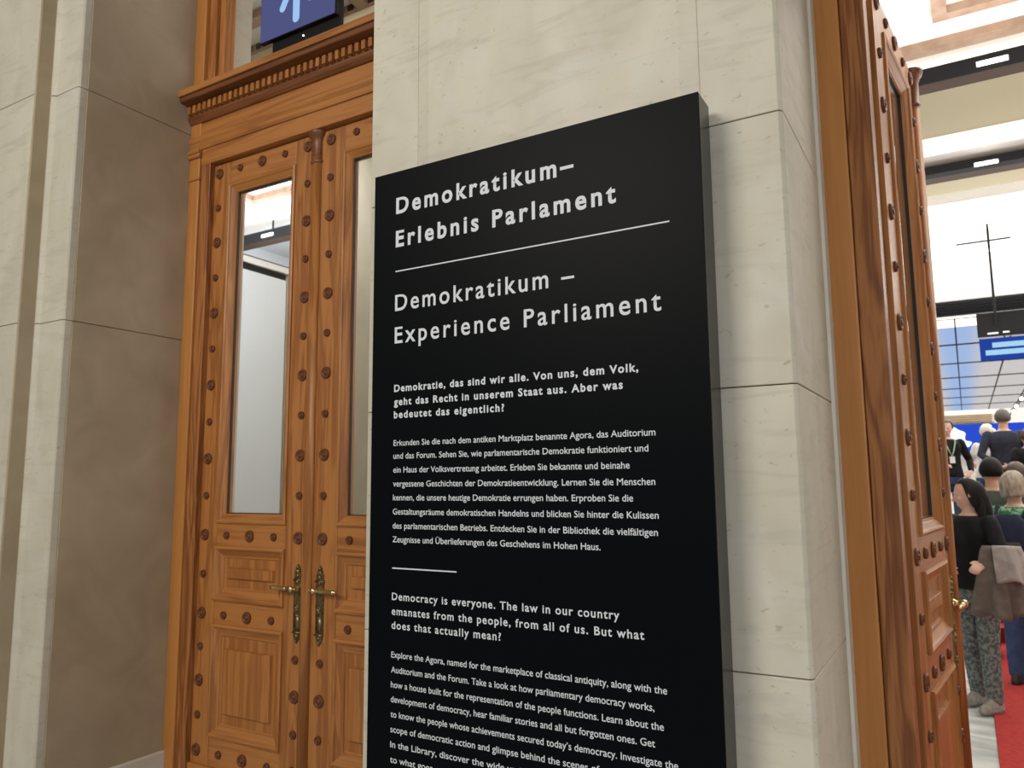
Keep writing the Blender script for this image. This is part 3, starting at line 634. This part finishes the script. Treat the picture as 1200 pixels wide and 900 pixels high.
def person(loc, rz, H, label, skin, head_yaw, head_tilt, arms, hair, hair_m, top_m, leg_m, shoe_m, group=None, lean=0, longsleeve=True, wide=1.0, stance=.0, female=False, sleeve_m=None, boots=False):
    s = H/1.75
    t = tag(empty('person', loc, rz), label, 'person', group); t.scale = (s, s, s)
    shx = (.175 if female else .195)*wide; hip = .092
    LN = lambda z: -lean*max(0, z-.95)
    V = lambda x, y, z: Vector((x, y+LN(z), z))
    ank = [V(-hip-stance*.3, .02+stance, .09), V(hip+stance*.3, .02-stance, .09)]
    hips = [V(-hip, 0, .90), V(hip, 0, .90)]
    knees = [(a+h)*.5+Vector((0, -.02, .02)) for a, h in zip(ank, hips)]
    sh = [V(-shx, 0, 1.425), V(shx, 0, 1.425)]
    hc = V(0, -.012, 1.632)
    b = MB()
    tw = .88 if female else 1
    tor = [(.82, .12, .10), (.88, .165, .118), (.95, .168*(1.03 if female else .95), .12), (1.06, .142*tw, .104), (1.18, .148*tw, .110), (1.30, .170*tw, .122), (1.38, .172*tw, .112), (1.43, .150*tw, .092), (1.465, .085, .068), (1.49, .055, .056), (1.56, .050, .054), (1.60, .045, .050)]
    b.loft([(0, LN(z), z, rx*wide, ry*wide) for z, rx, ry in tor], 24)
    head(b, hc, head_yaw, head_tilt)
    def limbs(mb, add, upto=1.0, hands=True):
        for i, (el, wr, hd, pn) in enumerate(arms):
            S = sh[i]+Vector(((.018 if i == 0 else -.018), 0, -.015)); el = Vector(el); wr = Vector(wr)
            mb.tube([S, S.lerp(el, .35), el, el.lerp(wr, .35), wr], [.050+add, .047+add, .038+add, .038+add, .026+add], 12)
            if hands: hand(mb, wr, hd, pn, 1 if i == 0 else -1)
    limbs(b, 0)
    for h, k, a in zip(hips, knees, ank): b.tube([h, h.lerp(k, .5), k, k.lerp(a, .35), a], [.080, .068, .052, .050, .034], 12)
    finish(b, 'body', skin, t, .0085)
    # trousers
    g = MB(); g.loft([(0, LN(z), z, rx*wide+.010, ry*wide+.012) for z, rx, ry in [(.80, .11, .10), (.88, .165, .120), (.96, .168, .122), (1.03, .15, .11)]], 24)
    for h, k, a in zip(hips, knees, ank):
        g.tube([h, h.lerp(k, .5), k, k.lerp(a, .5), a+Vector((0, .0, .0))], [.098, .088, .074, .066, .058], 14)
    finish(g, 'trousers', leg_m, t, .010)
    # top
    g = MB(); add = .016
    g.loft([(0, LN(z), z, rx*wide+add+(.012 if z < 1.1 else 0), ry*wide+add+(.010 if z < 1.1 else 0)) for z, rx, ry in [(.90, .172, .122)]+[q for q in tor if .92 < z0(q) < 1.47]], 24)
    for i, (el, wr, hd, pn) in enumerate(arms):
        S = sh[i]+Vector(((.018 if i == 0 else -.018), 0, -.015)); el = Vector(el); wr = Vector(wr)
        if longsleeve: g.tube([S, S.lerp(el, .35), el, el.lerp(wr, .35), el.lerp(wr, .93)], [.068, .062, .052, .050, .038], 12)
        else: g.tube([S, S.lerp(el, .35), S.lerp(el, .62)], [.066, .062, .060], 12)
    finish(g, 'jacket' if longsleeve else 'shirt', top_m, t, .010)
    for a in ank:
        MB().loft([(a.x, a.y-.045, .0, .045, .125), (a.x, a.y-.045, .025, .048, .130), (a.x, a.y-.035, .055, .044, .110), (a.x, a.y-.008, .085, .040, .065), (a.x, a.y+.005, .12, .040, .045)], 18).build('shoe', shoe_m, t, True)
    # hair: cap that leaves the face open
    R = Matrix.Rotation(head_yaw, 3, 'Z') @ Matrix.Rotation(head_tilt, 3, 'X')
    hb = MB(); n = 28; rr = []
    vs = []; fs = []; rows = 11
    low = {'short': -.035, 'bob': -.085, 'long': -.10, 'bald': -.02}[hair]
    for j in range(rows):
        for i in range(n):
            a = 2*PI*i/n; front = -math.sin(a)          # 1 at face
            zlow = low if front < .0 else low+(.092-low)*min(1, (front-.0)/.45)
            z = .128+(zlow-.128)*(j/(rows-1))
            zz = max(-1, min(1, z/.132)); r = math.sqrt(max(0.004, 1-zz*zz)) if z > 0 else 1.0-(.26 if hair in ('short', 'bald') else .12)*(z/low)
            wob = 1+.025*math.sin(7*a+j*1.3)
            vs.append((.087*r*wob*math.cos(a), .010+.106*r*wob*math.sin(a), z))
    for j in range(rows-1):
        for i in range(n): fs.append((j*n+i, j*n+(i+1) % n, (j+1)*n+(i+1) % n, (j+1)*n+i))
    fs.append(tuple(range(n)))
    hb.add([hc+R@Vector(v) for v in vs], fs)
    if hair == 'long':
        q = [hc+R@Vector(v) for v in ((0, .055, .03), (0, .075, -.06), (0, .085, -.14), (.01, .085, -.24), (.015, .075, -.33))]
        hb.tube(q, [.075, .074, .066, .056, .030], 16)
        for sx in (-1, 1): hb.tube([hc+R@Vector(v) for v in ((sx*.040, .075, .02), (sx*.056, .078, -.07), (sx*.070, .060, -.16), (sx*.076, .025, -.27))], [.020, .026, .026, .014], 10)
    o = hb.build('hair', hair_m, t, True)
    if hair != 'long':
        sm = o.modifiers.new('solid', 'SOLIDIFY'); sm.thickness = .012; sm.offset = 1
    return t
def z0(q): return q[0]
def cloth(name, c1, c2=None, sc=12, lo=.45, hi=.55, rough=.85): return noisemat(name, c1, c2 or tuple(v*.8 for v in c1[:3])+(1,), (1, 1, 1), 4, rough, .3, lo, hi, sc, .2)
HD = mat('near-black hair', (.005, .004, .004, 1), .6, 0, .25); HG = noisemat('ash grey hair', (.42, .37, .30, 1), (.22, .18, .14, 1), (40, 40, 10), 3, .6)
HB = mat('brown hair', (.06, .032, .018, 1), .5); HW = mat('white hair', (.62, .58, .52, 1), .6); HS = mat('dark grey hair', (.09, .08, .07, 1), .55)
JEAN = cloth('denim', (.055, .09, .20, 1)); DARK = cloth('dark trousers', (.02, .02, .024, 1)); SAND = cloth('sand trousers', (.40, .34, .26, 1))
SH1 = mat('dark shoes', (.03, .028, .026, 1), .5); SH2 = cloth('grey shoes', (.34, .33, .30, 1), None, 40)
BLK = cloth('black knit', (.006, .006, .007, 1), (.014, .014, .017, 1), 8, .4, .6, .8)
def at(x, y, Y): p = pt(x, y, Y); return p.x, p.z
# 1 woman in black top
Y1 = 6.85; X1 = pt(1138, 620, Y1).x
CAMO = noisemat('mottled grey-green cloth', (.085, .105, .105, 1), (.23, .265, .26, 1), (1, 1, 1), 4, .85, .3, .42, .60, 42, .2)
R2 = math.radians
w1 = person((X1, Y1, .0135), R2(-38), 1.665, 'woman in black top and mottled grey-green trousers holding a grey jacket', SKIN2, R2(-48), R2(8),
    [((-.27, -.03, 1.16), (-.10, -.20, 1.05), (.8, -.5, .1), (0, .3, -1)), ((.27, -.02, 1.15), (.26, -.22, 1.12), (.2, -.9, -.1), (-.5, .1, -1))],
    'long', HD, BLK, CAMO, SH2, female=True, stance=.05)
# 2 grey haired person with backpack
GRN = noisemat('green leaf print', (.03, .16, .07, 1), (.28, .48, .34, 1), (1, 1, 1), 3, .8, .2, .45, .58, 30, .2)
Y2 = 7.75; x2, zt = at(1186, 556, Y2)
w2 = person((x2, Y2, .0135), R2(160), zt+.0, 'person with short ash-grey hair, green leaf-print top and dark backpack seen from behind', SKIN2, R2(-10), 0,
    [((-.25, .03, 1.14), (-.22, -.16, .96), (0, -.8, -.4), (1, 0, 0)), ((.25, .06, 1.14), (.24, -.12, .95), (0, -.8, -.5), (-1, 0, 0))],
    'bob', HG, GRN, JEAN, SH1, female=True, longsleeve=False)
bp = tag(empty('backpack', (x2, Y2, 0), R2(160)), 'dark navy backpack on the grey-haired person in green', 'backpack')
NV = cloth('navy nylon', (.018, .024, .05, 1)); sc2 = zt/1.75; bp.scale = (sc2,)*3
g = MB(); g.loft([(0, .205, .98, .10, .06), (0, .215, 1.02, .145, .085), (0, .215, 1.20, .15, .09), (0, .205, 1.36, .13, .075), (0, .195, 1.42, .08, .045)], 20); g.build('pack', NV, bp, True)
MB().loft([(0, .285, 1.02, .09, .03), (0, .292, 1.06, .11, .035), (0, .288, 1.18, .11, .03), (0, .28, 1.20, .09, .02)], 16).build('pocket', cloth('dark grey nylon', (.05, .05, .055, 1)), bp, True)
for sx in (-1, 1): MB().tube([(sx*.10, .15, 1.40), (sx*.12, .06, 1.485), (sx*.125, -.06, 1.475), (sx*.125, -.155, 1.36), (sx*.13, -.15, 1.20), (sx*.145, -.06, 1.06), (sx*.13, .14, 1.02)], .016, 8, .5).build('strap', NV, bp, True)
# 3 dark haired person, dark green top
Y3 = 8.9; x3, zt = at(1160, 540, Y3)
person((x3, Y3, .0135), R2(175), zt, 'dark-haired person in a dark grey-green top seen from behind', SKIN, R2(8), 0,
    [((-.27, .04, 1.15), (-.20, -.14, 1.02), (.2, -.8, 0), (0, 0, -1)), ((.27, .04, 1.15), (.20, -.14, 1.02), (-.2, -.8, 0), (0, 0, -1))],
    'short', HD, cloth('dark grey-green knit', (.065, .085, .07, 1)), DARK, SH1)
# 4 brown haired
Y4 = 9.35; x4, zt = at(1190, 545, Y4)
person((x4, Y4, .0135), R2(190), zt, 'brown-haired person behind the ash-grey head', SKIN, 0, 0,
    [((-.26, .02, 1.14), (-.20, -.12, 1.0), (.2, -.8, 0), (0, 0, -1)), ((.26, .02, 1.14), (.20, -.12, 1.0), (-.2, -.8, 0), (0, 0, -1))],
    'short', HB, cloth('green sweater', (.07, .11, .075, 1)), DARK, SH1)
# 5 man in suit, hands clasped behind
Y5 = 11.75; x5, zt = at(1174, 482, Y5)
person((x5, Y5, .9135), R2(186), zt-.9, 'man in a dark blue-grey suit jacket, hands clasped behind his back', SKIN2, R2(4), 0,
    [((-.30, .08, 1.14), (-.10, .20, .985), (1, .12, -.1), (0, -.3, 1)), ((.30, .08, 1.14), (.10, .225, .97), (-1, .1, -.05), (0, -.3, 1))],
    'short', HS, cloth('blue-grey suit', (.035, .040, .060, 1)), SAND, SH1, wide=1.08)
# 6 man at left with lanyard
Y6 = 11.9; x6, zt = at(1108, 494, Y6)
t6 = person((x6, Y6, .9135), R2(20), zt-.9, 'man in black top with lanyard and jeans beside the open door edge', SKIN2, R2(-20), R2(6),
    [((-.28, .0, 1.15), (-.18, -.18, 1.08), (.7, -.6, 0), (0, 0, -1)), ((.30, .03, 1.15), (.25, -.14, .98), (-.5, -.6, -.3), (0, .5, -1))],
    'bald', HS, BLK, JEAN, SH1)
ln = tag(empty('lanyard', (x6, Y6, .9135), R2(20)), 'pale green lanyard with white badge on the man in black', 'lanyard'); s6 = (zt-.9)/1.75; ln.scale = (s6,)*3
MB().tube([(-.07, -.02, 1.475), (-.075, -.11, 1.42), (-.03, -.145, 1.28), (0, -.15, 1.20), (.03, -.145, 1.28), (.075, -.11, 1.42), (.07, -.02, 1.475)], .009, 8).build('ribbon', mat('pale green', (.35, .5, .3, 1), .7), ln, True)
MB().box(-.035, .035, -.158, -.152, 1.10, 1.20).build('badge', mat('badge white', (.8, .8, .8, 1), .5), ln)
# 7 white shirt
Y7 = 12.7; x7, zt = at(1153, 499, Y7)
person((x7, Y7, .9135), R2(150), zt-.9, 'white-haired person in a white shirt left of the suited man', SKIN2, R2(-20), R2(-6),
    [((-.27, -.02, 1.15), (-.22, -.20, 1.02), (.2, -.8, 0), (0, 0, -1)), ((.27, -.02, 1.15), (.24, -.20, 1.05), (-.2, -.8, 0), (0, 0, -1))],
    'short', HW, cloth('white shirt', (.70, .69, .66, 1)), JEAN, SH1, lean=.12, longsleeve=False)
# 8 dark coat at the right edge
Y8 = 11.4; x8, zt = at(1203, 505, Y8)
person((x8, Y8, .9135), R2(200), zt-.9, 'person in a black coat at the right edge of the picture', SKIN, 0, 0,
    [((-.28, .02, 1.14), (-.22, -.14, 1.0), (.2, -.8, 0), (0, 0, -1)), ((.28, .02, 1.14), (.22, -.14, 1.0), (-.2, -.8, 0), (0, 0, -1))],
    'short', HB, BLK, DARK, SH1)
# 9 jeans at the right edge, in front of the carpet
# jacket hanging from the woman's hand
jk = tag(empty('coat', (0, 0, 0)), 'grey-brown coat with pale lining hanging over the arm of the woman in black', 'coat')
def drape(name, top, bot, rt, rb, m, seed, n=40, rows=14):
    top = Vector(top); bot = Vector(bot); vs = []; fs = []; random.seed(seed); ph = [random.random()*6 for _ in range(4)]
    for j in range(rows+1):
        u = j/rows; c = top.lerp(bot, u); r = (rt[0]+(rb[0]-rt[0])*u**.7, rt[1]+(rb[1]-rt[1])*u**.7)
        for i in range(n):
            a = 2*PI*i/n; f = 1+(.10+.16*u)*math.sin(5*a+ph[0]+u)+.07*math.sin(11*a+ph[1]-2*u)
            vs.append((c.x+r[0]*f*math.cos(a), c.y+r[1]*f*math.sin(a), c.z+.02*u*math.sin(3*a+ph[2])))
    for j in range(rows):
        for i in range(n): fs.append((j*n+i, j*n+(i+1) % n, (j+1)*n+(i+1) % n, (j+1)*n+i))
    fs.append(tuple(range(n))); fs.append(tuple(range(rows*n, rows*n+n))[::-1])
    return MB().add(vs, fs).build(name, m, jk, True)
YJ = 6.50
ta = pt(1163, 640, YJ); ba = pt(1172, 722, YJ)
drape('body', ta, ba, (.065, .05), (.155, .085), cloth('grey-brown wool', (.17, .145, .125, 1)), 3)
tb = pt(1178, 640, YJ-.07); bb_ = pt(1190, 682, YJ-.07)
drape('lining', tb, bb_, (.08, .045), (.10, .055), cloth('pale lining', (.42, .39, .37, 1)), 8)
